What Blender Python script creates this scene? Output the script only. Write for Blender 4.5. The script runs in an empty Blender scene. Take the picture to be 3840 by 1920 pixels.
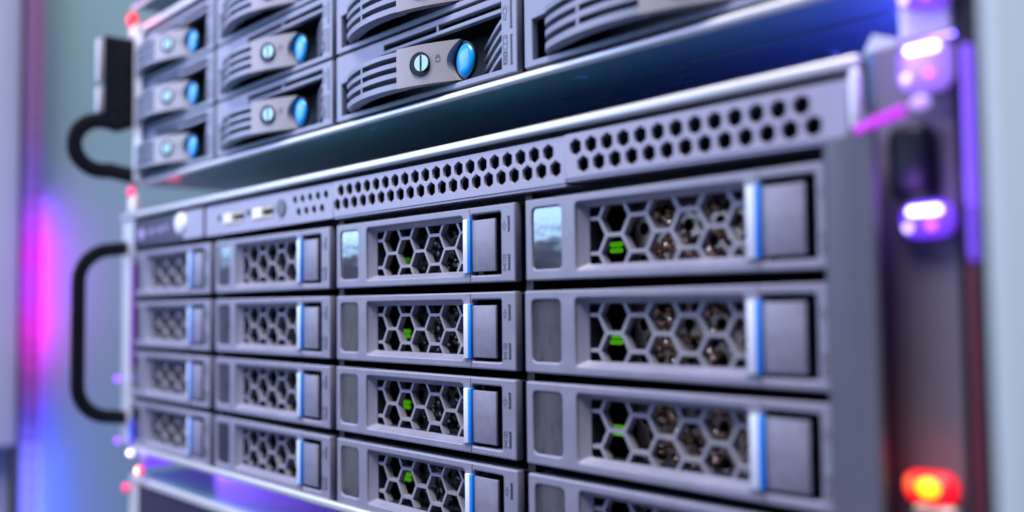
import bpy, bmesh, math, random
from mathutils import Vector, Matrix
random.seed(7)
S = 0.001                      # everything below is written in millimetres
scene = bpy.context.scene
col = scene.collection

# ------------------------------------------------------------------ camera
cam_d = bpy.data.cameras.new('camera')
cam = bpy.data.objects.new('camera', cam_d); col.objects.link(cam)
pit, rol, yaw = math.radians(2.91588), math.radians(-0.66825), math.radians(48.68026)
cam.matrix_world = (Matrix.Translation((0.541202, -0.193566, -0.031365))
    @ Matrix.Rotation(yaw, 4, 'Z') @ Matrix.Rotation(math.pi/2 + pit, 4, 'X') @ Matrix.Rotation(rol, 4, 'Z'))
cam_d.sensor_width = 36; cam_d.sensor_fit = 'HORIZONTAL'; cam_d.lens = 33.78
cam_d.clip_start = 0.005; cam_d.clip_end = 30
cam_d.dof.use_dof = True; cam_d.dof.focus_distance = 0.318; cam_d.dof.aperture_fstop = 4.6
scene.camera = cam

# ------------------------------------------------------------------ light
w = bpy.data.worlds.new('World'); scene.world = w; w.use_nodes = True
bg = w.node_tree.nodes['Background']
bg.inputs[0].default_value = (0.36, 0.46, 0.85, 1); bg.inputs[1].default_value = 0.08

def area(name, loc, target, sx, sy, power, color, shape='RECTANGLE', spread=180):
    d = bpy.data.lights.new(name, 'AREA'); d.shape = shape; d.size = sx; d.size_y = sy
    d.energy = power; d.color = color; d.spread = math.radians(spread)
    o = bpy.data.objects.new(name, d); col.objects.link(o)
    o.location = loc
    o.rotation_euler = (Vector(target) - Vector(loc)).to_track_quat('-Z', 'Y').to_euler()
    return o
area('window_light_low', (-0.40, -0.50, 0.13), (-0.30, 0.5, 0.13), 0.95, 0.17, 2.9, (0.40, 0.66, 1.0))
area('window_light_high', (-0.40, -0.50, 0.36), (-0.30, 0.5, 0.10), 0.95, 0.26, 5.6, (0.56, 0.56, 1.0))
area('ceiling_light', (0.30, -0.50, 1.05), (0.24, 0, -0.02), 0.6, 0.4, 4.6, (1.0, 0.95, 0.90), spread=80)
area('front_fill', (0.10, -1.2, 0.15), (0.20, 0, 0), 0.9, 0.8, 0.9, (0.56, 0.62, 1.0))  # bluish fill added from the front
area('label_streak_light', (-0.93, -1.2, -0.28), (0.33, 0, -0.07), 0.022, 0.5, 0.032, (0.75, 0.85, 1.0))  # added out of view to draw streaks in the rightmost label windows
area('label_streak_light', (-1.71, -1.2, -0.25), (0.22, 0, -0.07), 0.03, 0.55, 0.05, (0.75, 0.85, 1.0))  # second added streak source, for the third column's label windows
area('backdrop_fill', (0.0, 0.40, 0.75), (-0.30, 0.20, -0.05), 0.5, 0.4, 2.4, (0.85, 0.95, 1.0), spread=120)  # fill added to brighten the teal panel

scene.view_settings.view_transform = 'Standard'; scene.view_settings.look = 'None'
scene.view_settings.exposure = 0.12; scene.view_settings.gamma = 1
scene.view_settings.use_curve_mapping = False
scene.render.engine = 'CYCLES'
scene.cycles.use_denoising = True
scene.cycles.max_bounces = 8
scene.cycles.sample_clamp_indirect = 4.0

# ------------------------------------------------------------------ materials
def mat(name, base, rough=0.45, metal=0.0, spec=0.5, noise=0.06, nscale=60, bump=0.0, bscale=1500,
        emit=None, estr=0.0, coat=0.0, rnoise=0.06, trans=0.0, stretch=(1, 1, 1)):
    m = bpy.data.materials.new(name); m.use_nodes = True
    nt = m.node_tree; b = nt.nodes['Principled BSDF']
    b.inputs['Roughness'].default_value = rough; b.inputs['Metallic'].default_value = metal
    b.inputs['Specular IOR Level'].default_value = spec
    b.inputs['Coat Weight'].default_value = coat
    b.inputs['Transmission Weight'].default_value = trans
    tc = nt.nodes.new('ShaderNodeTexCoord')
    mp = nt.nodes.new('ShaderNodeMapping'); mp.inputs['Scale'].default_value = stretch
    nt.links.new(tc.outputs['Object'], mp.inputs[0])
    n = nt.nodes.new('ShaderNodeTexNoise'); n.inputs['Scale'].default_value = nscale
    n.inputs['Detail'].default_value = 6
    nt.links.new(mp.outputs[0], n.inputs['Vector'])
    r = nt.nodes.new('ShaderNodeValToRGB')
    r.color_ramp.elements[0].position = 0.3; r.color_ramp.elements[1].position = 0.7
    r.color_ramp.elements[0].color = tuple(c*(1-noise) for c in base) + (1,)
    r.color_ramp.elements[1].color = tuple(min(1, c*(1+noise)) for c in base) + (1,)
    nt.links.new(n.outputs['Fac'], r.inputs[0]); nt.links.new(r.outputs[0], b.inputs['Base Color'])
    if rnoise:
        mr = nt.nodes.new('ShaderNodeMapRange')
        mr.inputs['To Min'].default_value = max(0.02, rough-rnoise); mr.inputs['To Max'].default_value = min(1, rough+rnoise)
        nt.links.new(n.outputs['Fac'], mr.inputs[0]); nt.links.new(mr.outputs[0], b.inputs['Roughness'])
    if bump:
        n2 = nt.nodes.new('ShaderNodeTexNoise'); n2.inputs['Scale'].default_value = bscale; n2.inputs['Detail'].default_value = 2
        nt.links.new(tc.outputs['Object'], n2.inputs['Vector'])
        bp = nt.nodes.new('ShaderNodeBump'); bp.inputs['Strength'].default_value = bump; bp.inputs['Distance'].default_value = 0.0002
        nt.links.new(n2.outputs['Fac'], bp.inputs['Height']); nt.links.new(bp.outputs[0], b.inputs['Normal'])
    if emit:
        b.inputs['Emission Color'].default_value = emit + (1,); b.inputs['Emission Strength'].default_value = estr
    return m

M = {}
M['plastic'] = mat('grey_plastic', (0.235, 0.24, 0.335), 0.33, bump=0.16, noise=0.08, nscale=130, rnoise=0.10)
M['plastic_up'] = mat('blue_grey_plastic', (0.215, 0.25, 0.35), 0.40, bump=0.08, noise=0.05)
M['lever'] = mat('lever_plastic', (0.31, 0.30, 0.335), 0.45, bump=0.10, noise=0.05)
M['latch'] = mat('latch_plastic', (0.225, 0.222, 0.31), 0.42, bump=0.25, noise=0.10, nscale=300, rnoise=0.10)
M['grille'] = mat('grille_plastic', (0.27, 0.27, 0.345), 0.40, noise=0.05)
M['vent'] = mat('vent_sheet', (0.315, 0.32, 0.455), 0.42, bump=0.08, noise=0.04)
M['dark'] = mat('dark_tray', (0.012, 0.014, 0.022), 0.55)
M['black'] = mat('black_rubber', (0.004, 0.006, 0.012), 0.5, spec=0.3)
M['label'] = mat('glossy_label', (0.045, 0.042, 0.065), 0.10, spec=0.9, coat=0.45, rnoise=0.03, bump=0.6, bscale=110)
lb = M['label'].node_tree.nodes['Principled BSDF']; lb.inputs['IOR'].default_value = 1.9; lb.inputs['Coat IOR'].default_value = 1.7
M['silver'] = mat('silver_edge', (0.66, 0.68, 0.72), 0.42, metal=0.5, noise=0.05, nscale=90, stretch=(0.05, 1, 1))
M['ear'] = mat('ear_steel', (0.62, 0.63, 0.66), 0.45, metal=0.3, noise=0.05)
M['ear_dark'] = mat('ear_paint', (0.13, 0.12, 0.17), 0.42, noise=0.08)
M['steel'] = mat('chassis_steel', (0.13, 0.29, 0.34), 0.30, metal=0.0, noise=0.16, nscale=14, rnoise=0.10, stretch=(0.6, 3, 1))
M['bezel'] = mat('bezel_grey', (0.095, 0.10, 0.135), 0.42, noise=0.04)
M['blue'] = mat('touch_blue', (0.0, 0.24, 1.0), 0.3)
M['blue_sheen'] = mat('touch_blue_sheen', (0.72, 0.80, 1.0), 0.3)  # reflection on the blue strip's front, put into the colour
M['button'] = mat('button_blue', (0.0, 0.34, 0.88), 0.30, coat=0.3)
M['lockblue'] = mat('lock_pale_blue', (0.45, 0.80, 0.98), 0.32)
M['print'] = mat('dark_print', (0.02, 0.02, 0.03), 0.5)
M['paleprint'] = mat('pale_print', (0.55, 0.54, 0.64), 0.5)
M['copper'] = mat('bronze_sheet', (0.85, 0.55, 0.40), 0.22, metal=0.95, noise=0.25, nscale=160, bump=0.5, bscale=330)
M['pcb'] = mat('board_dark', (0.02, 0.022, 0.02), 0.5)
M['green'] = mat('green_lamp', (0.05, 0.4, 0.01), 0.4, emit=(0.16, 0.85, 0.01), estr=0.30)
M['green_off'] = mat('green_lamp_off', (0.02, 0.05, 0.02), 0.4)
M['green_dim'] = mat('green_lamp_dim', (0.05, 0.3, 0.01), 0.4, emit=(0.16, 0.8, 0.01), estr=0.15)
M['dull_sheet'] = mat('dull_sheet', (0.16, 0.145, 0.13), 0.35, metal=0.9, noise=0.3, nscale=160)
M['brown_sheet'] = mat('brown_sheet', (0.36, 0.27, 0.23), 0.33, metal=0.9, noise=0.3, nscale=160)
M['white_plastic'] = mat('white_plastic', (0.80, 0.80, 0.76), 0.35)
M['beige_plastic'] = mat('beige_plastic', (0.52, 0.50, 0.44), 0.4)
M['navy'] = mat('navy_panel', (0.022, 0.018, 0.055), 0.3)
M['wall'] = mat('teal_panel', (0.25, 0.385, 0.425), 0.55, noise=0.05, nscale=6)
M['pale_wall'] = mat('pale_panel', (0.48, 0.52, 0.66), 0.5, noise=0.04, nscale=6)
M['door'] = mat('pale_door', (0.50, 0.60, 0.66), 0.4, noise=0.03, nscale=6)
M['floor'] = mat('dark_floor', (0.10, 0.11, 0.15), 0.5)
def lamp_mat(name, colr, s): return mat(name, tuple(min(1, c*.5+.05) for c in colr), 0.3, emit=colr, estr=s, noise=0.0, rnoise=0)
M['violet_lens'] = lamp_mat('violet_lens', (0.20, 0.055, 0.95), 0.8)
M['lilac_lens'] = lamp_mat('lilac_lens', (0.42, 0.24, 1.0), 0.6)
M['white_hot'] = lamp_mat('white_hot', (1.0, 0.92, 1.0), 4.0)
M['pink_die'] = lamp_mat('pink_die', (1.0, 0.15, 0.75), 1.4)
M['lilac_die'] = lamp_mat('lilac_die', (0.75, 0.6, 1.0), 2.0)
M['red_lens'] = lamp_mat('red_lens', (1.0, 0.0, 0.02), 1.1)
M['amber_hot'] = lamp_mat('amber_hot', (1.0, 0.78, 0.0), 1.6)
M['orange_die'] = lamp_mat('orange_die', (1.0, 0.12, 0.03), 1.4)
M['rose_lens'] = lamp_mat('rose_lens', (1.0, 0.05, 0.2), 1.0)
M['peach_hot'] = lamp_mat('peach_hot', (1.0, 0.45, 0.35), 5.0)
M['violet_dot'] = lamp_mat('violet_dot', (0.22, 0.05, 0.95), 3.0)
M['milky'] = mat('milky_lens', (0.75, 0.76, 0.74), 0.3)

# ------------------------------------------------------------------ mesh helpers
def finish(name, bm, m, parent=None, smooth=False, loc=None):
    me = bpy.data.meshes.new(name)
    bmesh.ops.recalc_face_normals(bm, faces=bm.faces)
    bmesh.ops.scale(bm, vec=(S, S, S), verts=bm.verts)
    bm.to_mesh(me); bm.free()
    for mm in (m if isinstance(m, (list, tuple)) else [m]): me.materials.append(mm)
    if smooth:
        for p in me.polygons: p.use_smooth = True
        try: me.set_sharp_from_angle(angle=math.radians(40))
        except Exception: pass
    o = bpy.data.objects.new(name, me); col.objects.link(o)
    if parent: o.parent = parent
    if loc: o.location = Vector(loc)*S
    return o

def box(bm, x0, x1, y0, y1, z0, z1, bev=0.0, seg=2, mi=0):
    g = bmesh.ops.create_cube(bm, size=1)
    vs = g['verts']
    for v in vs:
        v.co = Vector(((x0+x1)/2 + v.co.x*(x1-x0), (y0+y1)/2 + v.co.y*(y1-y0), (z0+z1)/2 + v.co.z*(z1-z0)))
    fs = list({f for v in vs for f in v.link_faces})
    for f in fs: f.material_index = mi
    if bev:
        es = list({e for v in vs for e in v.link_edges})
        r = bmesh.ops.bevel(bm, geom=es, offset=bev, segments=seg, affect='EDGES', profile=0.5)
        for f in r['faces']: f.material_index = mi

def disc(bm, x, y, z, r, depth, n=24, rz=0.0, squash=1.0, mi=0):
    """short cylinder facing -Y"""
    mtx = Matrix.Translation((x, y, z)) @ Matrix.Rotation(rz, 4, 'Z') @ Matrix.Rotation(math.pi/2, 4, 'X') @ Matrix.Diagonal((squash, 1, 1, 1))
    g = bmesh.ops.create_cone(bm, cap_ends=True, segments=n, radius1=r, radius2=r, depth=depth, matrix=mtx)
    for f in {f for v in g['verts'] for f in v.link_faces}: f.material_index = mi

def dome(bm, x, y, z, rx, ry, rz, mi=0, u=20, v=12):
    g = bmesh.ops.create_uvsphere(bm, u_segments=u, v_segments=v, radius=1, matrix=Matrix.Translation((x, y, z)) @ Matrix.Diagonal((rx, ry, rz, 1)))
    for f in {f for vv in g['verts'] for f in vv.link_faces}: f.material_index = mi

def rect(x0, x1, z0, z1, r=0.0, n=4):
    if not r: return [(x0, z0), (x1, z0), (x1, z1), (x0, z1)]
    p = []
    for cx, cz, a0 in ((x1-r, z0+r, -90), (x1-r, z1-r, 0), (x0+r, z1-r, 90), (x0+r, z0+r, 180)):
        for i in range(n+1):
            a = math.radians(a0 + 90*i/n); p.append((cx + r*math.cos(a), cz + r*math.sin(a)))
    return p

def hexagon(cx, cz, r, pointy=True):
    o = 30 if pointy else 0
    return [(cx + r*math.cos(math.radians(60*i+o)), cz + r*math.sin(math.radians(60*i+o))) for i in range(6)]

def circle(cx, cz, r, n=20): return [(cx + r*math.cos(2*math.pi*i/n), cz + r*math.sin(2*math.pi*i/n)) for i in range(n)]

def sheet(outline, holes, y0, y1, bev=0.0):
    """bmesh: a plate in the XZ plane with holes, from y0 (front) to y1, edges rounded by bev"""
    cu = bpy.data.curves.new('tmp', 'CURVE'); cu.dimensions = '2D'; cu.fill_mode = 'BOTH'
    cu.extrude = (y1-y0)/2 - bev; cu.bevel_depth = bev; cu.bevel_resolution = 1; cu.offset = -bev
    for pl in [outline] + holes:
        sp = cu.splines.new('POLY'); sp.points.add(len(pl)-1); sp.use_cyclic_u = True
        for p, (x, z) in zip(sp.points, pl): p.co = (x, z, 0, 1)
    ob = bpy.data.objects.new('tmp', cu); col.objects.link(ob)
    dg = bpy.context.evaluated_depsgraph_get(); dg.update()
    me = bpy.data.meshes.new_from_object(ob.evaluated_get(dg))
    bm = bmesh.new(); bm.from_mesh(me)
    bpy.data.objects.remove(ob); bpy.data.curves.remove(cu); bpy.data.meshes.remove(me)
    for v in bm.verts: v.co = Vector((v.co.x, (y0+y1)/2 - v.co.z, v.co.y))
    for f in bm.faces: f.material_index = 0
    return bm

def ring_slope(bm, a, b, ya, yb, mi=0):
    """sloped frame between two matching outlines"""
    va = [bm.verts.new((x, ya, z)) for x, z in a]; vb = [bm.verts.new((x, yb, z)) for x, z in b]
    n = len(a)
    for i in range(n):
        f = bm.faces.new((va[i], va[(i+1) % n], vb[(i+1) % n], vb[i])); f.material_index = mi

def seg(bm, x0, z0, x1, z1, wd, y=-0.06, t=0.08, mi=0):
    """thin raised stroke on a front face"""
    d = Vector((x1-x0, 0, z1-z0)); L = d.length
    if L < 1e-6: return
    d /= L; nrm = Vector((-d.z, 0, d.x))*wd/2; d *= wd*0.0
    ps = [Vector((x0, 0, z0))-nrm, Vector((x1, 0, z1))-nrm, Vector((x1, 0, z1))+nrm, Vector((x0, 0, z0))+nrm]
    f_ = [bm.verts.new(p + Vector((0, y, 0))) for p in ps]; b_ = [bm.verts.new(p + Vector((0, y+t, 0))) for p in ps]
    bm.faces.new(f_).material_index = mi
    for i in range(4): bm.faces.new((f_[i], f_[(i+1) % 4], b_[(i+1) % 4], b_[i])).material_index = mi

def stroke(bm, pts, wd, close=False, y=-0.06):
    n = len(pts)
    for i in range(n if close else n-1): seg(bm, *pts[i], *pts[(i+1) % n], wd, y=y - 0.004*(i % 2))

def tube(bm, pts, ax, wx, wy, mi=0, r=8):
    """sweep a rounded-rectangle-like (superellipse) section along points; ax = the section's fixed side axis"""
    rings = []; n = len(pts)
    for i, p in enumerate(pts):
        p = Vector(p); t = (Vector(pts[min(i+1, n-1)]) - Vector(pts[max(i-1, 0)])).normalized()
        a = Vector(ax).normalized(); b = t.cross(a).normalized()
        ring = []
        for k in range(12):
            th = 2*math.pi*k/12; c, s_ = math.cos(th), math.sin(th)
            c = math.copysign(abs(c)**0.6, c); s_ = math.copysign(abs(s_)**0.6, s_)
            ring.append(bm.verts.new(p + a*c*wx/2 + b*s_*wy/2))
        rings.append(ring)
    for i in range(n-1):
        for k in range(12):
            bm.faces.new((rings[i][k], rings[i][(k+1) % 12], rings[i+1][(k+1) % 12], rings[i+1][k])).material_index = mi
    bm.faces.new(rings[0]).material_index = mi; bm.faces.new(rings[-1][::-1]).material_index = mi

def tag(o, label=None, cat=None, group=None, kind=None):
    if label: o['label'] = label
    if cat: o['category'] = cat
    if group: o['group'] = group
    if kind: o['kind'] = kind
    return o

def thing(name, loc, label, cat, group=None):
    o = bpy.data.objects.new(name, None); col.objects.link(o)
    o.empty_display_size = 0.01; o.location = Vector(loc)*S
    return tag(o, label, cat, group)

def copy_tree(o, parent=None):
    c = o.copy(); col.objects.link(c)
    if parent: c.parent = parent
    for ch in list(o.children): copy_tree(ch, c)
    return c

# ------------------------------------------------------------------ setting: cabinet behind and beside
bm = bmesh.new(); box(bm, -306, -300, 34, 900, -420, 420)
tag(finish('cabinet_side_panel', bm, M['wall']), 'blurred teal panel behind the black handles at left', 'cabinet panel')
bm = bmesh.new(); box(bm, -318, -300, -190, 18.5, -139, 420, 2)
box(bm, -340, -316, -190, 18, -420, -141, 2)
tag(finish('cabinet_post', bm, M['pale_wall']), 'pale lavender upright at the left edge of the picture', 'cabinet post')
bm = bmesh.new(); box(bm, -500, 700, -900, 1000, -432, -422)
tag(finish('floor', bm, M['floor']), kind='structure')

# light strip with coloured segments between the post and the teal panel
strip = thing('light_strip', (-303, 26, -420), 'vertical light strip glowing magenta and blue between lavender post and teal panel', 'light strip')
bm = bmesh.new(); box(bm, -1.5, 0, -7, 7.5, 20, 830); finish('strip_backing', bm, M['ear_dark'], strip)
keys = [(0, (0.10, 0.16, 1.0), 1.5), (150, (0.16, 0.20, 1.0), 1.7), (272, (0.16, 0.16, 1.0), 1.2), (300, (0.12, 0.06, 0.8), .35), (330, (0.30, 0.02, 0.42), .3), (352, (0.55, 0.0, 0.5), .55),
        (376, (0.72, 0.0, 0.62), .8), (410, (0.50, 0.02, 0.95), .9), (432, (0.68, 0.0, 0.76), .8), (460, (0.45, 0.03, 0.85), .75), (490, (0.16, 0.07, 0.55), .35), (540, (0.22, 0.07, 0.28), .3), (640, (0.26, 0.09, 0.24), .28), (850, (0.26, 0.12, 0.34), .26)]
def key_at(z):
    for (a, ca, ea), (b, cb, eb) in zip(keys, keys[1:]):
        if a <= z <= b:
            t = (z-a)/(b-a); return tuple(p+(q-p)*t for p, q in zip(ca, cb)), ea+(eb-ea)*t
    return keys[-1][1:]
for i in range(46):
    z0 = 60 + i*14
    c, e = key_at(z0+7)
    bm = bmesh.new(); box(bm, 0, 19, -4.5, 5, z0, z0+13.6, 0.6)
    bm.normal_update()
    for f in bm.faces: f.material_index = 1 if f.normal.y > 0.7 or (z0 < 285 and f.normal.y < -.7) else 0
    for f in bm.faces:
        if f.normal.y < -.7 and z0 < 285: f.material_index = 0
    finish('light_segment', bm, [lamp_mat('strip_light', c, e*.8), lamp_mat('strip_side_light', tuple(k_**1.3 for k_ in c), e*(16 if z0 < 290 else 36 if z0 < 470 else 3))], strip)
def glow(name, loc, power, colr, r=0.004):
    d = bpy.data.lights.new(name, 'POINT'); d.energy = power; d.color = colr; d.shadow_soft_size = r
    ob = bpy.data.objects.new(name, d); col.objects.link(ob); ob.location = Vector(loc)*S

bm = bmesh.new(); box(bm, 456.2, 462.4, 1.2, 520, -420, 420)
tag(finish('rack_upright', bm, M['black']), 'dark upright just behind the violet edge light at right', 'rack upright')
# pale door frame at right with a violet light strip along its edge
door = thing('pale_cabinet', (476.4, -30, -400), 'pale blue-grey cabinet upright filling the right edge', 'cabinet')
bm = bmesh.new(); box(bm, 0, 160, -8, 8, 0, 800, 3.0, 3); finish('door_frame', bm, M['door'], door)
bm = bmesh.new(); box(bm, 158, 164, 8, 420, 0, 800); finish('side_panel', bm, M['door'], door)
es = thing('edge_light', (461.0, -6, -20), 'thin violet light strip glowing along the pale right door edge', 'light strip')
bm = bmesh.new(); box(bm, 0, 1.4, -1.5, 1.5, 6, 38, .6); finish('lit_bar', bm, lamp_mat('edge_violet', (0.20, 0.07, 1.0), 1.1), es)
bm = bmesh.new(); box(bm, 0, 1.5, -1.4, 1.4, -4, 5.8, .6); finish('lit_bar', bm, lamp_mat('edge_violet_dim', (0.2, 0.06, 1.0), .6), es)
bm = bmesh.new(); box(bm, 0.0, 0.9, -1.2, 1.2, -85, -4.6, .3); finish('dim_bar', bm, lamp_mat('edge_red', (0.30, 0.02, 0.10), .12), es)

# ------------------------------------------------------------------ lower server (chassis)
srv = thing('storage_server', (220, 0, -108), 'grey storage server with sixteen hexagon-grille drive caddies and silver edges, in the middle', 'server')
def P_(bm, name, m, par, **k):
    o = finish(name, bm, m, None, **k); o.parent = par; o.location = -par.location; return o
def shell(x0, x1, z0, z1, y0=1.5, y1=420, t=1.0):
    bm = bmesh.new()
    box(bm, x0, x1, y0, y1, z1-t, z1); box(bm, x0, x1, y0, y1, z0, z0+t)
    box(bm, x0, x0+t, y0, y1, z0+t, z1-t); box(bm, x1-t, x1, y0, y1, z0+t, z1-t)
    box(bm, x0+t, x1-t, y1-2, y1, z0+t, z1-t)
    return bm
P_(shell(2.5, 438.3, -108.4, 22.0), 'chassis', M['steel'], srv)
bm = bmesh.new(); box(bm, 3.6, 437.2, 70, 72, -107.3, 20.9)
for c in (1, 2, 3): box(bm, c*109-4.0, c*109-0.9, 4.0, 69.5, -106.5, 2.6)
for r in (1, 2, 3): box(bm, 4, 437, 6, 69, -r*27.1-2.3, -r*27.1-0.4)
P_(bm, 'drive_cage', M['dark'], srv)
bm = bmesh.new(); box(bm, -14, 436.8, -1.6, 1.4, 19.0, 22.2, 1.0, 3); P_(bm, 'top_trim', M['silver'], srv, smooth=True)
bm = bmesh.new(); box(bm, 433.9, 437.0, -1.7, 1.3, 5.2, 19.2, 1.2, 3); P_(bm, 'corner_trim', M['silver'], srv, smooth=True)
bm = bmesh.new(); box(bm, 2.8, 438.4, -1.2, 1.4, -108.6, -105.6, 0.9, 3); P_(bm, 'bottom_trim', M['silver'], srv, smooth=True)
# panels in the strip over the drives
def vent_panel(x0, x1, z0, ups, los, r=2.54, front=-0.2):
    holes = [hexagon(x, 13.2, r) for x in ups] + [hexagon(x, 8.0, r) for x in los]
    bm = sheet(rect(x0, x1, z0, 17.2), holes, front, front+1.3, 0.15)
    box(bm, x0, x1, front+.3, front+9, z0-0.75, z0-0.1)
    return P_(bm, 'vent_panel', M['vent'], srv)
n2 = 20
vent_panel(216.6, 344.9, 3.4, [222.0+i*6.095 for i in range(n2)], [219.3+i*6.075 for i in range(21)])
vent_panel(345.5, 433.6, 4.4, [349.8+i*6.03 for i in range(13)], [352.7+i*6.03 for i in range(13)], front=-0.9)
bm = sheet(rect(98, 216.1, 3.0, 17.2), [circle(185.7+i*6.2, 12.8, 1.75, 10) for i in range(5)] + [circle(188.8+i*6.2, 7.6, 1.75, 10) for i in range(4)]
           + [rect(118, 139.5, 7.2, 12.8), rect(147.5, 167.5, 7.2, 12.8)], 0.0, 1.3, 0.2)
port = P_(bm, 'port_panel', M['vent'], srv)
for x0, x1 in ((118.3, 139.2), (147.8, 167.2)):
    bm = bmesh.new(); box(bm, x0, x0+9, -0.5, 3, 7.4, 12.6, .6)
    box(bm, x0+9.2, x1, -0.2, 3, 7.4, 8.6, .2, mi=1); box(bm, x0+9.2, x1, -0.2, 3, 11.2, 12.6, .2, mi=1); box(bm, x0+9.2, x1, 1.6, 3, 8.8, 11, mi=2)
    P_(bm, 'usb_port', [M['white_plastic'], M['beige_plastic'], M['print']], srv)
bm = bmesh.new(); disc(bm, 174.5, -0.2, 10.6, 3.6, 1.0); P_(bm, 'reset_button', M['bezel'], srv)
bm = bmesh.new(); disc(bm, 113.9, -0.02, 10.8, 1.7, .3); disc(bm, 144.0, -0.02, 11.0, 1.7, .3); P_(bm, 'port_marks', M['print'], srv)
bm = bmesh.new(); box(bm, 3.2, 97.4, -0.1, 2, 2.6, 17.2, .4); P_(bm, 'control_panel', M['navy'], srv)
bm = bmesh.new(); box(bm, 74, 97.5, -1.2, -0.15, 2.9, 17.0, .5); P_(bm, 'control_plate', M['vent'], srv)
bm = bmesh.new(); dome(bm, 71, -1.2, 11.2, 7.0, 1.6, 5.6); P_(bm, 'power_button', mat('button_white', (0.8, .82, .88), .25), srv, smooth=True)
bm = bmesh.new(); dome(bm, 15.5, -.1, 8.8, 5, .8, 3.6); dome(bm, 30, -.1, 9.6, 2.5, .5, 2.2); dome(bm, 41.5, -.1, 9.8, 2.8, .5, 2.0); dome(bm, 50, -.1, 10.4, 2.0, .5, 1.8)
P_(bm, 'panel_marks', mat('violet_print', (0.30, 0.24, 0.5), .4), srv, smooth=True)
prof = [(427.0, 4, 2.6), (427.0, -0.4, 2.8), (427.6, -1.2, 2.9), (429.5, -1.8, 3.1), (433, -3.0, 3.7), (436.4, -5.2, 4.9), (439.6, -7.6, 6.3), (441.8, -9.2, 7.6), (443.0, -9.8, 8.5), (443.9, -9.4, 9.0), (444.2, -8.4, 9.1),
        (443.5, -7.8, 8.9), (441.9, -7.6, 7.9), (439.4, -5.8, 6.4), (436.4, -3.4, 4.9), (433.2, -1.2, 3.7), (430, 0, 3.1), (429.5, 4, 2.8)]
bm = bmesh.new()
zs_ = [-107.4, -80, -50, -20, -4]
rows_ = [[bm.verts.new((x, y, z)) for x, y, t in prof] for z in zs_] + [[bm.verts.new((x, y, t)) for x, y, t in prof]]
n_ = len(prof)
for a, b in zip(rows_, rows_[1:]):
    for k in range(n_): bm.faces.new((a[k], a[(k+1) % n_], b[(k+1) % n_], b[k]))
for k in range(n_//2 - 1):
    for rw in (rows_[0], rows_[-1]): bm.faces.new((rw[k], rw[k+1], rw[n_-2-k], rw[n_-1-k]))
P_(bm, 'handle_cover', M['bezel'], srv, smooth=True)
bm = bmesh.new(); box(bm, 430.2, 438.6, 0.6, 6, -107.3, 3.0); P_(bm, 'side_bezel', M['bezel'], srv)
# rack ears and handles
def d_handle(par, x, z0, z1, depth, wx=3.6, wy=7.6, m='black', name='handle'):
    pts = [(x, 3, z1)]
    R = 18
    pts += [(x, -depth+R + R*0.0, z1-1.5)]
    for i in range(1, 8):
        a = math.radians(90*i/8); pts.append((x, -depth+R - R*math.sin(a), z1-1.5 - R*(1-math.cos(a))))
    for i in range(5): pts.append((x, -depth, z1-1.5-R - (z1-z0-3-2*R)*i/4))
    for i in range(1, 8):
        a = math.radians(90*i/8); pts.append((x, -depth+R - R*math.cos(a), z0+1.5+R - R*math.sin(a)))
    pts += [(x, -depth+R, z0+1.5), (x, 3, z0)]
    bm = bmesh.new(); tube(bm, pts, (1, 0, 0), wx, wy)
    return P_(bm, name, M[m], par, smooth=True)
bm = bmesh.new(); box(bm, -14.6, 2.4, 0.2, 2.2, -106.8, 18.6, .5); P_(bm, 'rack_ear', M['ear'], srv)
bm = bmesh.new(); box(bm, 438.9, 456.0, 0.6, 2.6, -107, 22.5, .5); P_(bm, 'rack_ear', M['ear_dark'], srv)['label'] = 'dark grey right rack ear'
d_handle(srv, -8, -92, 3.5, 25.5)
bm = bmesh.new(); box(bm, 444.6, 453.2, -6.5, 0.5, -11, 4.6, 2.5, 3); P_(bm, 'handle_mount', M['black'], srv, smooth=True)

# ------------------------------------------------------------------ upper server (chassis)
usv = thing('disk_enclosure', (220, 0, 37), 'upper blue-grey disk enclosure with bowed caddy levers and blue buttons, above the hexagon-grille server', 'server')
P_(shell(3.5, 444, 37.6, 124.2), 'chassis', M['steel'], usv)
bm = bmesh.new(); box(bm, 372, 432, 24, 24.8, 36.9, 37.55, .2); box(bm, 120, 300, 60, 61, 36.9, 37.55, .2)  # thin ridges added to draw the reflection streaks on the underside
for x, y in ((338, 14), (228, 12), (402, 48)): disc(bm, x, y, 37.3, .1, .1); dome(bm, x, y, 37.5, 2.2, 2.2, .7)
P_(bm, 'streaks_and_screws', M['steel'], usv)
bm = bmesh.new(); box(bm, 5, 442, 72, 74, 39, 123)
for c in (1, 2, 3): box(bm, c*109-1.9, c*109+0.2, 3.0, 71, 39.2, 120)
for r in (1, 2): box(bm, 5, 442, 4, 71, 40+r*26.6-.95, 40+r*26.6-0.1)
P_(bm, 'drive_cage', M['dark'], usv)
bm = bmesh.new(); box(bm, 14.2, 446, -1.2, 1.4, 36.2, 38.8, 0.9, 3); P_(bm, 'bottom_trim', M['silver'], usv, smooth=True)
bm = bmesh.new(); box(bm, 14.2, 446, -1.2, 1.4, 121.0, 125.0, 0.9, 3); P_(bm, 'top_trim', M['silver'], usv, smooth=True)
bm = bmesh.new(); box(bm, 8.4, 19.6, -2.6, -0.6, 38.4, 120.4, .5); box(bm, 8.6, 15, -0.7, 2.0, 38.4, 120.4); P_(bm, 'rack_ear', M['ear'], usv)
bm = bmesh.new(); box(bm, 445.0, 456.0, 0.6, 2.6, 23.2, 125, .5); P_(bm, 'rack_ear', M['ear'], usv)
bm = bmesh.new(); box(bm, 0.5, 5.0, -17, 3, 75, 119, 1.0); P_(bm, 'latch_plate', M['black'], usv)
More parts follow.
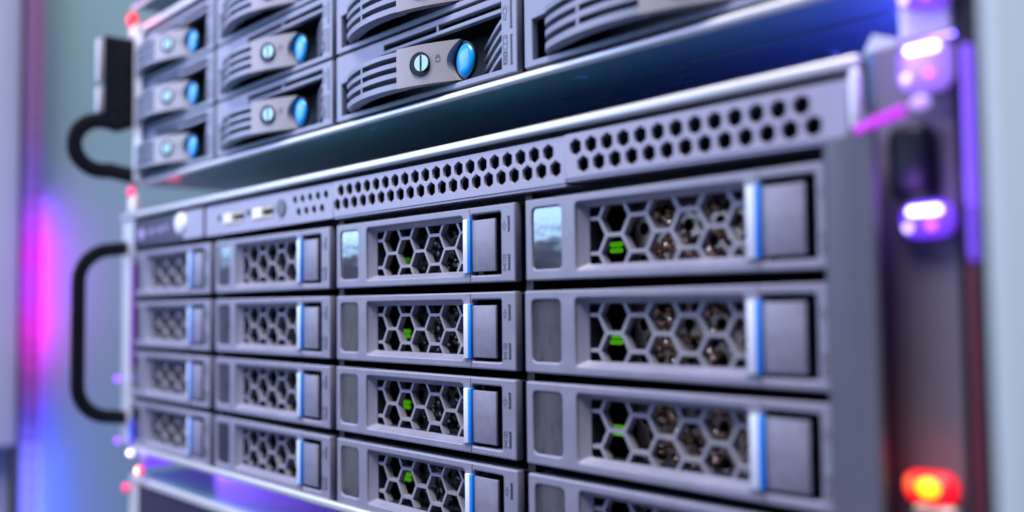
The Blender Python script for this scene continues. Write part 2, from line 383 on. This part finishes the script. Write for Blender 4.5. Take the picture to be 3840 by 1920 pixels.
bm = bmesh.new(); box(bm, 0.3, 5.2, -20.5, -17.1, 76, 90, 1.0); box(bm, 0.3, 5.2, -20.5, -17.1, 93, 117, 1.0); P_(bm, 'latch_edge', mat('latch_edge', (.5, .5, .55), .4), usv, smooth=True)
pts = [(3, 3, 76)] + [(3, -17.5 + 14.5*math.cos(math.radians(a)), 58 + 13.8*math.sin(math.radians(a))) for a in range(62, 300, 14)] + [(3, 3, 42)]
bm = bmesh.new(); tube(bm, pts, (1, 0, 0), 3.8, 8.6); P_(bm, 'pull_ring', M['black'], usv, smooth=True)

# ------------------------------------------------------------------ servers above and below (only edges show)
top = thing('top_server', (220, 0, 137), 'dark server edge at the top left corner above the disk enclosure', 'server')
P_(shell(3.5, 438, 137.5, 215), 'chassis', M['steel'], top)
bm = bmesh.new(); box(bm, -1, 440, -1.2, 1.4, 136.2, 139, .8, 2); P_(bm, 'bottom_trim', M['silver'], top, smooth=True)
bm = bmesh.new(); box(bm, 4, 438, 0, 1.2, 139.2, 215); P_(bm, 'front_panel', M['navy'], top)
bot = thing('bottom_server', (220, 0, -210), 'dark violet-lit server with silver top edge at the lower left corner', 'server')
P_(shell(2.5, 438, -210, -121.8), 'chassis', M['steel'], bot)
bm = bmesh.new(); box(bm, 2.5, 438, -1.2, 1.4, -125.6, -121.6, .9, 3); P_(bm, 'top_trim', M['silver'], bot, smooth=True)
bm = bmesh.new(); box(bm, 13.8, 438, 0, 1.2, -210, -125.8); P_(bm, 'front_panel', M['navy'], bot)
bm = bmesh.new(); box(bm, -1, 13.5, 0, 2, -210, -125.8, .5); P_(bm, 'rack_ear', M['ear'], bot)
# small steel bracket in the gap at right
bm = bmesh.new()
vv = [bm.verts.new(p) for p in ((435.0, 4, 23.2), (444, 4, 23.8), (443, 4, 24.8), (437.3, 4, 27.2), (435.0, 8, 23.2), (444, 8, 23.8), (443, 8, 24.8), (437.3, 8, 27.2))]
for f in ((0, 1, 2, 3), (7, 6, 5, 4), (0, 4, 5, 1), (1, 5, 6, 2), (2, 6, 7, 3), (3, 7, 4, 0)): bm.faces.new([vv[i] for i in f])
tag(finish('mounting_bracket', bm, M['ear']), 'small grey wedge bracket in the blue gap at upper right', 'bracket')

# ------------------------------------------------------------------ lower drive caddy
PX, PZ, CH, CW = 109.0, 27.1, 24.3, 104.08
def make_caddy():
    root = thing('drive_caddy', (0, 0, 0), None, None)
    win = rect(21.2, 78.3, 2.7, 21.8, 1.0, 2); inn = rect(24.0, 77.3, 4.1, 20.3, 0.6, 2)
    bm = sheet(rect(0, CW, 0, CH, 0.5, 2), [rect(3.0, 15.3, 3.3, 21.5, 1.5, 3), win, rect(82.9, 97.5, 2.4, 21.9, .6, 2)], 0, 3.0, 0.55)
    ring_slope(bm, rect(20.9, 78.5, 2.4, 22.1, 1.0, 2), inn, 0.45, 3.0)
    ring_slope(bm, rect(24.0, 77.3, 4.1, 20.3, 0.6, 2), inn, 8.0, 3.0, mi=1)
    finish('bezel', bm, [M['plastic'], M['dark']], root, smooth=True)
    # label window
    bm = sheet(rect(3.0, 15.3, 3.3, 21.5, 1.5, 3), [], 0.55, 1.2, 0.1)
    for v in bm.verts:                                   # a slightly bowed film
        v.co.y += 0.00
    finish('label_window', bm, M['label'], root)
    # hexagon grille
    bm = bmesh.new(); s = 5.73; H = s*math.sqrt(3); inset = 0.5
    for i in range(-1, 7):
        cx = 33.2 + i*1.5*s
        for j in (-1, 0, 1, 2):
            cz = 12.1 + H*(j-0.5) if i % 2 == 0 else 12.1 + H*(j-1) + 0*H
            o = hexagon(cx, cz, s, False); n = hexagon(cx, cz, s-inset*1.1547, False)
            lim = lambda p: (min(max(p[0], 22.0), 79.5), p[1])
            for k in range(6):
                q = [lim(o[k]), lim(o[(k+1) % 6]), lim(n[(k+1) % 6]), lim(n[k])]
                if len({round(p[0], 3) for p in q}) < 2 and q[0][0] in (22.0, 79.5): continue
                if i == -1 and k not in (0, 5, 1, 4): continue
                if max(p[1] for p in q) > 24 or min(p[1] for p in q) < 0.4: continue
                f_ = [bm.verts.new((x, 3.2, z)) for x, z in q]; b_ = [bm.verts.new((x, 5.5, z)) for x, z in q]
                try:
                    bm.faces.new(f_); bm.faces.new((f_[3], f_[2], b_[2], b_[3])); bm.faces.new(b_[::-1])
                except ValueError: pass
    bmesh.ops.remove_doubles(bm, verts=bm.verts, dist=0.001)
    bmesh.ops.dissolve_degenerate(bm, dist=0.001, edges=bm.edges)
    finish('grille', bm, M['grille'], root)
    # tray behind the bezel
    bm = bmesh.new()
    box(bm, 0.8, CW-0.8, 3.1, 60, CH-1.6, CH-0.8); box(bm, 0.8, CW-0.8, 3.1, 60, 0.8, 1.6)
    box(bm, 0.8, 1.6, 3.1, 60, 1.7, CH-1.7); box(bm, CW-1.6, CW-0.8, 3.1, 60, 1.7, CH-1.7)
    box(bm, 1.7, CW-1.7, 32, 33, 1.7, CH-1.7)
    box(bm, 80.3, 81.2, 8.2, 31, 1.7, CH-1.7)
    finish('tray', bm, M['dark'], root)
    # bronze shield with punched petals seen through the grille
    holes = []
    for j in range(4):
        for i in range(10):
            x = 32.5 + i*5.4 + (2.7 if j % 2 else 0); z = 3.6 + j*4.7
            if 31 < x < 78: holes.append(circle(x, z + 1.2, 1.75, 8))
    bm = sheet(rect(29, 80.1, 2, 22.2), holes, 16.4, 17.2, 0.3)
    finish('shield', bm, M['dull_sheet'], root, smooth=True)
    bm = bmesh.new()
    for i in range(85):
        x = random.uniform(36, 78); z = random.uniform(4, 20)
        dome(bm, x, 16.3, z, random.uniform(.9, 1.5), random.uniform(.7, 2.0), random.uniform(1.0, 2.0), u=8, v=6)
    finish('contacts', bm, M['copper'], root, smooth=True)
    # green activity lamp
    bm = bmesh.new(); box(bm, 17.3, 22.0, 18, 19.6, 8.0, 9.45, 0.6, 3); box(bm, 17.3, 22.0, 18, 19.6, 9.8, 11.3, 0.6, 3); finish('activity_lamp', bm, M['green'], root, smooth=True)
    # latch
    bm = bmesh.new(); box(bm, 83.2, 94.6, 0.1, 1.1, 3.6, 20.1, .3, 2); finish('latch', bm, M['latch'], root, smooth=True)
    bm = bmesh.new(); box(bm, 79.4, 81.7, -0.75, 2, 3.2, 20.6, .25, 2); box(bm, 81.72, 83.1, -0.7, 2, 3.2, 20.6, .35, 2, mi=1)  # pale bar carries the painted sheen, the blue bar the strip's own colour
    finish('touch_strip', bm, [M['blue_sheen'], M['blue']], root, smooth=True)
    bm = bmesh.new(); box(bm, 84, 94.2, 1.12, 6, 4, 19.7)
    box(bm, 82.2, 97.9, 9.2, 10, 1.9, 22.3)
    box(bm, 97.55, 98.0, 1.2, 9.1, 2.1, 22.2); box(bm, 82.4, 97.5, 1.6, 9.1, 21.95, 22.3); box(bm, 82.4, 97.5, 3, 9.1, 1.9, 2.35)
    finish('latch_recess', bm, M['black'], root)
    # marks: seams, slots, pictograms
    bm = bmesh.new()
    seg(bm, 82.35, 20.8, 82.35, CH-.5, .28); seg(bm, 82.35, .5, 82.35, 3.1, .28)
    for a, b in ((15.4, 20.3), (3.5, 8.5)):
        seg(bm, 101.4, a, 101.4, b, .95); seg(bm, 100.6, b-.2, 101.0, b-.2, .35); seg(bm, 100.6, a+.2, 101.0, a+.2, .35)
    stroke(bm, circle(99.2, 17.3, .75, 8), .2, True); seg(bm, 99.2, 18.2, 99.2, 18.9, .2); seg(bm, 99.2, 15.7, 99.2, 16.4, .2)
    stroke(bm, rect(98.6, 99.8, 6.5, 8.3), .2, True); seg(bm, 98.7, 7.4, 99.7, 7.4, .2)
    stroke(bm, [(98.5, 3.6), (99.9, 3.6), (98.5, 5.6), (99.9, 5.6)], .2, True)
    finish('printed_marks', bm, M['print'], root)
    bm = bmesh.new(); seg(bm, 16.8, .7, 16.8, CH-.7, .22, y=-0.015, t=.05)
    finish('bezel_seam', bm, M['latch'], root)
    return root

proto = make_caddy()
ROW = ['top', 'second', 'third', 'bottom']
COL = ['far-left', 'second', 'third', 'rightmost']
special = {
    (3, 0): 'hexagon-grille drive caddy with bright blue-violet label window, top of the rightmost column',
    (2, 0): 'hexagon-grille drive caddy with pale blue label window, just under the sharpest hexagon vent panel',
    (1, 0): 'blurred bright hexagon-grille drive caddy just under the two white USB ports',
    (0, 0): 'blurred hexagon-grille drive caddy just under the white round power button, far-left column',
    (0, 3): 'blurred hexagon-grille drive caddy in the lower left, just above the silver edge and red lamp',
    (3, 3): 'hexagon-grille drive caddy cut by the picture bottom, lowest in the rightmost column',
}
for c in range(4):
    for r in range(4):
        o = proto if (c, r) == (0, 0) else copy_tree(proto)
        o.location = Vector((c*PX + random.uniform(-.2, .2), random.uniform(-.35, .25), -r*PZ - CH + random.uniform(-.15, .15)))*S
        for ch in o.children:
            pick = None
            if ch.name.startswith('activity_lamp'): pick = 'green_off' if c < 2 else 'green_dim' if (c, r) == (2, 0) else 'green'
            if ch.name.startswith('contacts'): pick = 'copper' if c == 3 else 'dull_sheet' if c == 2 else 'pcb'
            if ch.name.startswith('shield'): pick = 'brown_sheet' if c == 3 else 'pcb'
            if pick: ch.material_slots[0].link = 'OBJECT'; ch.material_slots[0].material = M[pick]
        lab = special.get((c, r)) or '%s hexagon-grille drive caddy, %s in the %s column of the middle server' % (
            'blurred grey' if c < 2 else 'grey', ROW[r], COL[c])
        tag(o, lab, 'drive caddy', 'hexagon-grille drive caddies in the middle server')

# ------------------------------------------------------------------ upper drive caddy with a bowed lever
def bow(x):
    d = 9.0*(1-((x-42)/35.0)**2)
    if x < 14: d -= ((14-x)/7.0)**2*6.0
    return d
def swept(bm, xs, z0, z1, thick, zf0=None, zf1=None, mi=0):
    """a bar that follows the bowed profile; z may vary with x"""
    prev = None
    for x in xs:
        y = -bow(x)
        za = z0(x) if callable(z0) else z0; zb = z1(x) if callable(z1) else z1
        ring = [bm.verts.new(p) for p in ((x, y, za), (x, y, zb), (x, y+thick, zb), (x, y+thick, za))]
        if prev:
            for k in range(4): bm.faces.new((prev[k], prev[(k+1) % 4], ring[(k+1) % 4], ring[k])).material_index = mi
        else: bm.faces.new(ring).material_index = mi
        prev = ring
    bm.faces.new(prev[::-1]).material_index = mi

def make_lever_caddy():
    root = thing('lever_caddy', (0, 0, 0), None, None)
    opening = [(4.4, 2.1), (99.1, 2.1), (99.1, 19.9), (33.5, 19.9), (26, 18.9), (17, 16.8), (10, 14.9), (4.4, 14.4)]
    bm = sheet(rect(0.8, 106.5, 0, 25.6, .4, 2), [opening, rect(33.7, 65.4, 21.4, 23.3), rect(66.8, 99.1, 21.4, 23.3)], 0, 2.6, 0.4)
    finish('bezel', bm, M['plastic_up'], root, smooth=True)
    bm = bmesh.new()
    box(bm, 1.4, 106, 2.7, 60, 24.2, 25); box(bm, 1.4, 106, 2.7, 60, .5, 1.3)
    box(bm, 1.4, 2.2, 2.7, 60, 1.4, 24.1); box(bm, 105.2, 106, 2.7, 60, 1.4, 24.1); box(bm, 2.3, 105.1, 22, 23, 1.4, 24.1)
    finish('tray', bm, M['dark'], root)
    # lever: four slats joined by short bridges, running into a plate
    bm = bmesh.new(); xs = [7.5 + i*(53.6-7.5)/24 for i in range(25)]
    zs = [(2.9, 4.9), (6.9, 8.6), (10.5, 12.1), (14.1, 15.6)]
    for a, b in zs: swept(bm, xs, a, b, 4.5)
    bx = [31, 32.2]
    for k in range(3): swept(bm, bx, zs[k][1]+.02, zs[k+1][0]-.02, 3)
    finish('lever_slats', bm, M['plastic_up'], root, smooth=True)
    bm = bmesh.new(); nx, nz = 14, 10; grid = []
    for j in range(nz+1):
        z = 2.7 + (16.3-2.7)*j/nz; xe = 78.0 - 4.5*(1-((z-9.4)/6.9)**2)
        grid.append([(53.6 + (xe-53.6)*i/nx, z) for i in range(nx+1)])
    F = [[bm.verts.new((x, -bow(x)-.15, z)) for x, z in row] for row in grid]
    B = [[bm.verts.new((x, -bow(x)+3.0, z)) for x, z in row] for row in grid]
    for j in range(nz):
        for i in range(nx):
            bm.faces.new((F[j][i], F[j][i+1], F[j+1][i+1], F[j+1][i])); bm.faces.new((B[j][i], B[j+1][i], B[j+1][i+1], B[j][i+1]))
    for i in range(nx):
        bm.faces.new((F[0][i], B[0][i], B[0][i+1], F[0][i+1])); bm.faces.new((F[nz][i], F[nz][i+1], B[nz][i+1], B[nz][i]))
    for j in range(nz):
        bm.faces.new((F[j][0], F[j+1][0], B[j+1][0], B[j][0])); bm.faces.new((F[j][nx], B[j][nx], B[j+1][nx], F[j+1][nx]))
    lp = finish('lever_plate', bm, M['lever'], root, smooth=True)
    # lock screw on the plate
    a = math.atan(-(-9*2*(65-42)/35**2))
    bm = bmesh.new()
    ny = -bow(65)-.75
    disc(bm, 63.9, ny, 9.7, 4.1, .5, rz=a); disc(bm, 65.3, ny-.3, 9.7, 2.75, .5, rz=a, mi=1)
    mm = Matrix.Translation((65.3, ny-.65, 9.7)) @ Matrix.Rotation(a, 4, 'Z')
    old = set(bm.verts); box(bm, -.3, .3, -.1, .1, -2.6, 2.6, mi=0)
    for v in [v for v in bm.verts if v not in old]: v.co = mm @ v.co
    finish('lock_screw', bm, [M['black'], M['lockblue']], root)
    bm = bmesh.new(); ny2 = -bow(70.5)-.25
    n0 = 0; stroke(bm, rect(-.8, .8, -.9, .6), .22, True, y=0); stroke(bm, [(-.5, .6), (-.5, 1.3), (.5, 1.3), (.5, .6)], .22, y=0)
    a2 = math.atan(9*2*(70.5-42)/35**2)
    for v in bm.verts: v.co = Matrix.Translation((70.5, ny2, 10.6)) @ Matrix.Rotation(a2, 4, 'Z') @ v.co
    finish('lock_mark', bm, M['bezel'], root)
    # release button
    bm = bmesh.new(); dome(bm, 79.8, 1.2, 8.9, 4.6, 1.5, 5.6, mi=0); disc(bm, 78.2, 1.9, 9.2, 6.5, 1.2, mi=1)
    finish('release_button', bm, [M['button'], M['black']], root, smooth=True)
    # curved ribs in the bowl at right
    bm = bmesh.new()
    for zc in (4.6, 8.2, 11.8, 15.4):
        prev = None
        for i in range(13):
            x = 81.5 + (99.3-81.5)*i/12; y = 0.6 + 7.0*(1-i/12)**1.4; t = 1.3; z = zc - 2.6 + 5.2*(i/12)**1.5
            ring = [bm.verts.new(p) for p in ((x, y, z-t/2), (x, y, z+t/2), (x, y+4, z+t/2), (x, y+4, z-t/2))]
            if prev:
                for k in range(4): bm.faces.new((prev[k], prev[(k+1) % 4], ring[(k+1) % 4], ring[k]))
            else: bm.faces.new(ring)
            prev = ring
        bm.faces.new(prev[::-1])
    finish('bowl_ribs', bm, M['plastic_up'], root, smooth=True)
    # marks
    bm = bmesh.new()
    for z0, z1 in ((13.9, 22.7), (2.6, 12.1)):
        seg(bm, 103.9, z0, 103.9, z1, .9); seg(bm, 103.3, z0+.2, 104.6, z0+.2, .3, y=-.07); seg(bm, 103.3, z1-.2, 104.6, z1-.2, .3, y=-.07)
    stroke(bm, circle(101.0, 19.9, 1.05, 10), .22, True); stroke(bm, [(100.5, 18.6), (100.5, 17.2), (101.5, 17.2), (101.5, 18.6)], .22)
    for k in range(5):
        an = math.radians(30 + 30*k); seg(bm, 101+1.4*math.cos(an), 19.9+1.4*math.sin(an), 101+2.0*math.cos(an), 19.9+2.0*math.sin(an), .18)
    for z in (8.2, 10.0, 11.8): stroke(bm, [(100.1+.9*(1-math.cos(t_)), z - .35*math.sin(t_)) for t_ in [math.pi*k/6 for k in range(7)]], .22)
    stroke(bm, [(100.1, 12.0), (101, 12.4), (101.9, 12.0)], .22); seg(bm, 100.1, 8.2, 100.1, 12, .22); seg(bm, 101.9, 8.2, 101.9, 12, .22)
    stroke(bm, [(100.1, 3.6), (101.9, 6.8), (100.1, 6.8), (101.9, 3.6)], .24, True); stroke(bm, rect(100.2, 101.8, 3.2, 7.2), .18, True, y=-.08)
    finish('printed_marks', bm, M['print'], root)
    return root
lev = make_lever_caddy(); UPZ = 26.6
lab_up = {
    (2, 2): 'sharp lever caddy with pale lock screw and blue button, just left of printed pictograms',
    (3, 2): 'lever caddy cut by the picture top, showing large curved slats right of the printed pictograms',
    (2, 1): 'lever caddy cut by the picture top, directly above the sharp lever caddy with pictograms',
    (1, 0): 'lever caddy cut by the picture top, second column of the disk enclosure',
}
UROW = ['top', 'middle', 'bottom']
first = True
for c in range(4):
    for r in range(3):
        if (c, r) in ((2, 0), (3, 0)): continue              # wholly outside the photograph
        o = lev if first else copy_tree(lev); first = False
        o.location = Vector((c*PX, 0, 40 + (2-r)*UPZ))*S
        lab = lab_up.get((c, r)) or 'blurred lever caddy, %s in the %s column of the upper disk enclosure' % (UROW[r], COL[c])
        tag(o, lab, 'drive caddy', 'lever drive caddies in the upper disk enclosure')
o = bpy.data.objects

# ------------------------------------------------------------------ lamps on the rack posts
def lens_bm(rx, rz, ry):
    bm = bmesh.new(); box(bm, -rx, rx, -ry, 0, -rz, rz, min(rx, rz, ry)*0.85, 5); return bm
def post_lamp(loc, label, group, lens='violet_lens', h=3.6):
    t = thing('post_lamp', loc, label, 'lamp', group)
    finish('lens', lens_bm(5.2, h, 4.0), M[lens], t, smooth=True)
    bm = bmesh.new(); box(bm, -3.3, 3.5, -4.7, -3.2, h-2.7, h-1.1, .7, 3); finish('lit_bar', bm, M['white_hot'], t, smooth=True)
    bm = bmesh.new(); dome(bm, -3.3, -4.2, -h*.45, .9, .5, .9); finish('lit_chip', bm, M['lilac_die'], t, smooth=True)
    bm = bmesh.new(); dome(bm, 1.6, -4.2, -h*.42, 1.0, .5, .8); finish('lit_chip', bm, M['pink_die'], t, smooth=True)
    return t
G = 'violet lamps on the right rack post'
post_lamp((451.0, 0.4, -15.0), 'violet lamp with white bar on the right post, lowest of the violet ones there', G)
post_lamp((451.6, 0.4, 16.4), 'large lilac lamp with white bar and pink spot beside the silver trim corner', G, 'lilac_lens', 5.2)
post_lamp((451.6, 0.4, 32.0), 'violet lamp with white bar cut by the picture top at upper right', G)
t = thing('small_lamp_or_glint', (451.2, -4, 8.0), 'painted magenta glint with lilac tip on top of the black handle mount at right', 'lamp')  # reflected glint on the handle top, built as glowing shapes
bm = bmesh.new(); dome(bm, 0, 0, .6, 2.2, 1.2, 1.5); finish('glint_tip', bm, lamp_mat('lilac_glint', (0.6, 0.4, 1.0), .7), t, smooth=True)
bm = bmesh.new(); tube(bm, [(-11.5, -4.6, -3.9), (-8, -5.2, -3.2), (-4.5, -5.2, -2.3), (-1.0, -4.6, -1.2)], (0, 1, 0), 1.4, 2.2); finish('lens', bm, lamp_mat('magenta_glint', (0.62, 0.0, 0.85), .7), t, smooth=True)
t = thing('warning_lamp', (449.6, 0.4, -69), 'red lamp with yellow centre on the right post at lower right', 'lamp')
finish('lens', lens_bm(5.2, 3.0, 3.4), M['red_lens'], t, smooth=True)
bm = bmesh.new(); dome(bm, .4, -3.9, 0.2, 2.3, .6, 1.9); finish('lit_centre', bm, M['amber_hot'], t, smooth=True)
bm = bmesh.new(); dome(bm, -3.4, -3.5, .6, 1.3, .6, 1.6); finish('lit_chip', bm, M['orange_die'], t, smooth=True)
bm = bmesh.new(); box(bm, -3.5, 5.2, -3, 0, -5.6, -3.6, .8, 3); finish('lamp_base', bm, M['milky'], t, smooth=True)
# small ones at left
def small_lamp_or_glint(loc, label, body, core, group='small lamps along the left rack post', base=None, r=2.6):
    t = thing('small_lamp_or_glint', loc, label, 'lamp', group)
    bm = bmesh.new(); dome(bm, 0, 0, 0, r, r*.7, r); finish('lens', bm, M[body], t, smooth=True)
    if core: bm = bmesh.new(); dome(bm, 0, -r*.55, 0, r*.62, r*.4, r*.62); finish('lit_centre', bm, M[core], t, smooth=True)
    if base: bm = bmesh.new(); box(bm, -5.5, 5.5, -.5, 3, base[0], base[1], 1.5, 3); finish('lamp_base', bm, M['milky'], t, smooth=True)
    return t
small_lamp_or_glint((4.8, -2, 130), 'red lamp on a pale base at the top left corner of the disk enclosure', 'red_lens', None, base=(-10, -2.6), r=4.2)
small_lamp_or_glint((4.6, -2, 33.4), 'dim red lamp on a white base between the two servers at left', 'rose_lens', None, base=(-12, -1.8), r=3.2)
small_lamp_or_glint((13.3, -4, -108.4), 'white glowing lamp just above the pink lamp at lower left', 'lilac_die', 'white_hot', r=2.2)
small_lamp_or_glint((23.7, -1, -109.5), 'pale lilac lamp right of the white lamp at lower left', 'lilac_lens', None, r=2.8)
small_lamp_or_glint((24.1, -3, -116.6), 'peach-pink glowing lamp at lower left on the silver edge', 'rose_lens', 'peach_hot', base=None, r=3.0)
small_lamp_or_glint((-0.6, -2, -129), 'dim red lamp at lower left below the pink lamp', 'rose_lens', None, r=2.6)
small_lamp_or_glint((-9.5, -3.8, -70), 'violet dot lamp near the lower end of the black D handle', 'violet_dot', None, r=2.0)
small_lamp_or_glint((-8.5, -3.8, -104), 'violet dot lamp left of the silver ear at lower left, under the D handle', 'violet_dot', None, r=2.0)

gs = thing('gap_strip', (444.2, 12, 24), 'blue light strip inside the gap behind the right post, under the disk enclosure', 'light strip')
bm = bmesh.new(); box(bm, 0, 2, 0, 200, 0, 11, .8); finish('lit_bar', bm, lamp_mat('gap_blue', (0.16, 0.10, 1.0), 17.0), gs)
gs = thing('gap_strip', (3.0, 6, -119), 'violet light strip inside the lower left gap under the middle server', 'light strip')
bm = bmesh.new(); box(bm, 0, 2, 0, 42, 0, 8, .8); finish('lit_bar', bm, lamp_mat('gap_violet', (0.20, 0.08, 1.0), 1.0), gs)
bm = bmesh.new(); box(bm, 0, 2, 42.5, 300, 0, 8, .8); finish('lit_bar', bm, lamp_mat('gap_violet_deep', (0.22, 0.09, 1.0), 18.0), gs)
vs = thing('violet_reflection', (3.0, -0.6, -62), 'dim violet reflection drawn as a strip between the silver ear and the far-left caddies', 'light strip')  # violet reflection by the first column, painted as dim emissive bars
bm = bmesh.new(); box(bm, 0, 4.6, -1, 0, 0, 56, .4); finish('lit_bar', bm, lamp_mat('dim_violet', (0.22, 0.02, 0.50), .32), vs)
bm = bmesh.new(); box(bm, 0, 3.4, -1, 0, -44, -30, .4); finish('lit_bar', bm, lamp_mat('deep_blue', (0.0, 0.05, 0.85), .8), vs)
rs = thing('red_strip', (-15.6, 1.4, -34), 'dim red light strip behind the outer edge of the silver ear inside the D handle', 'light strip')
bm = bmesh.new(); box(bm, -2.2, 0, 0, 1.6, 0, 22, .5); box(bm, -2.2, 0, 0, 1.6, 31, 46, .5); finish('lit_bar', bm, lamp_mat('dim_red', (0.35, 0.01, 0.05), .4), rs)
# light the lamps throw on the metal round them
glow('post_glow', (448, -10, 20), 0.006, (0.40, 0.18, 1.0))
glow('post_glow', (451, -9, -8), 0.006, (0.45, 0.15, 1.0))
glow('warning_glow', (449, -10, -63), 0.0014, (1.0, 0.05, 0.05))
glow('gap_red_glow', (22, 14, 29), 0.004, (1.0, 0.03, 0.15))
glow('corner_red_glow', (2, -8, 131), 0.006, (1.0, 0.02, 0.05))
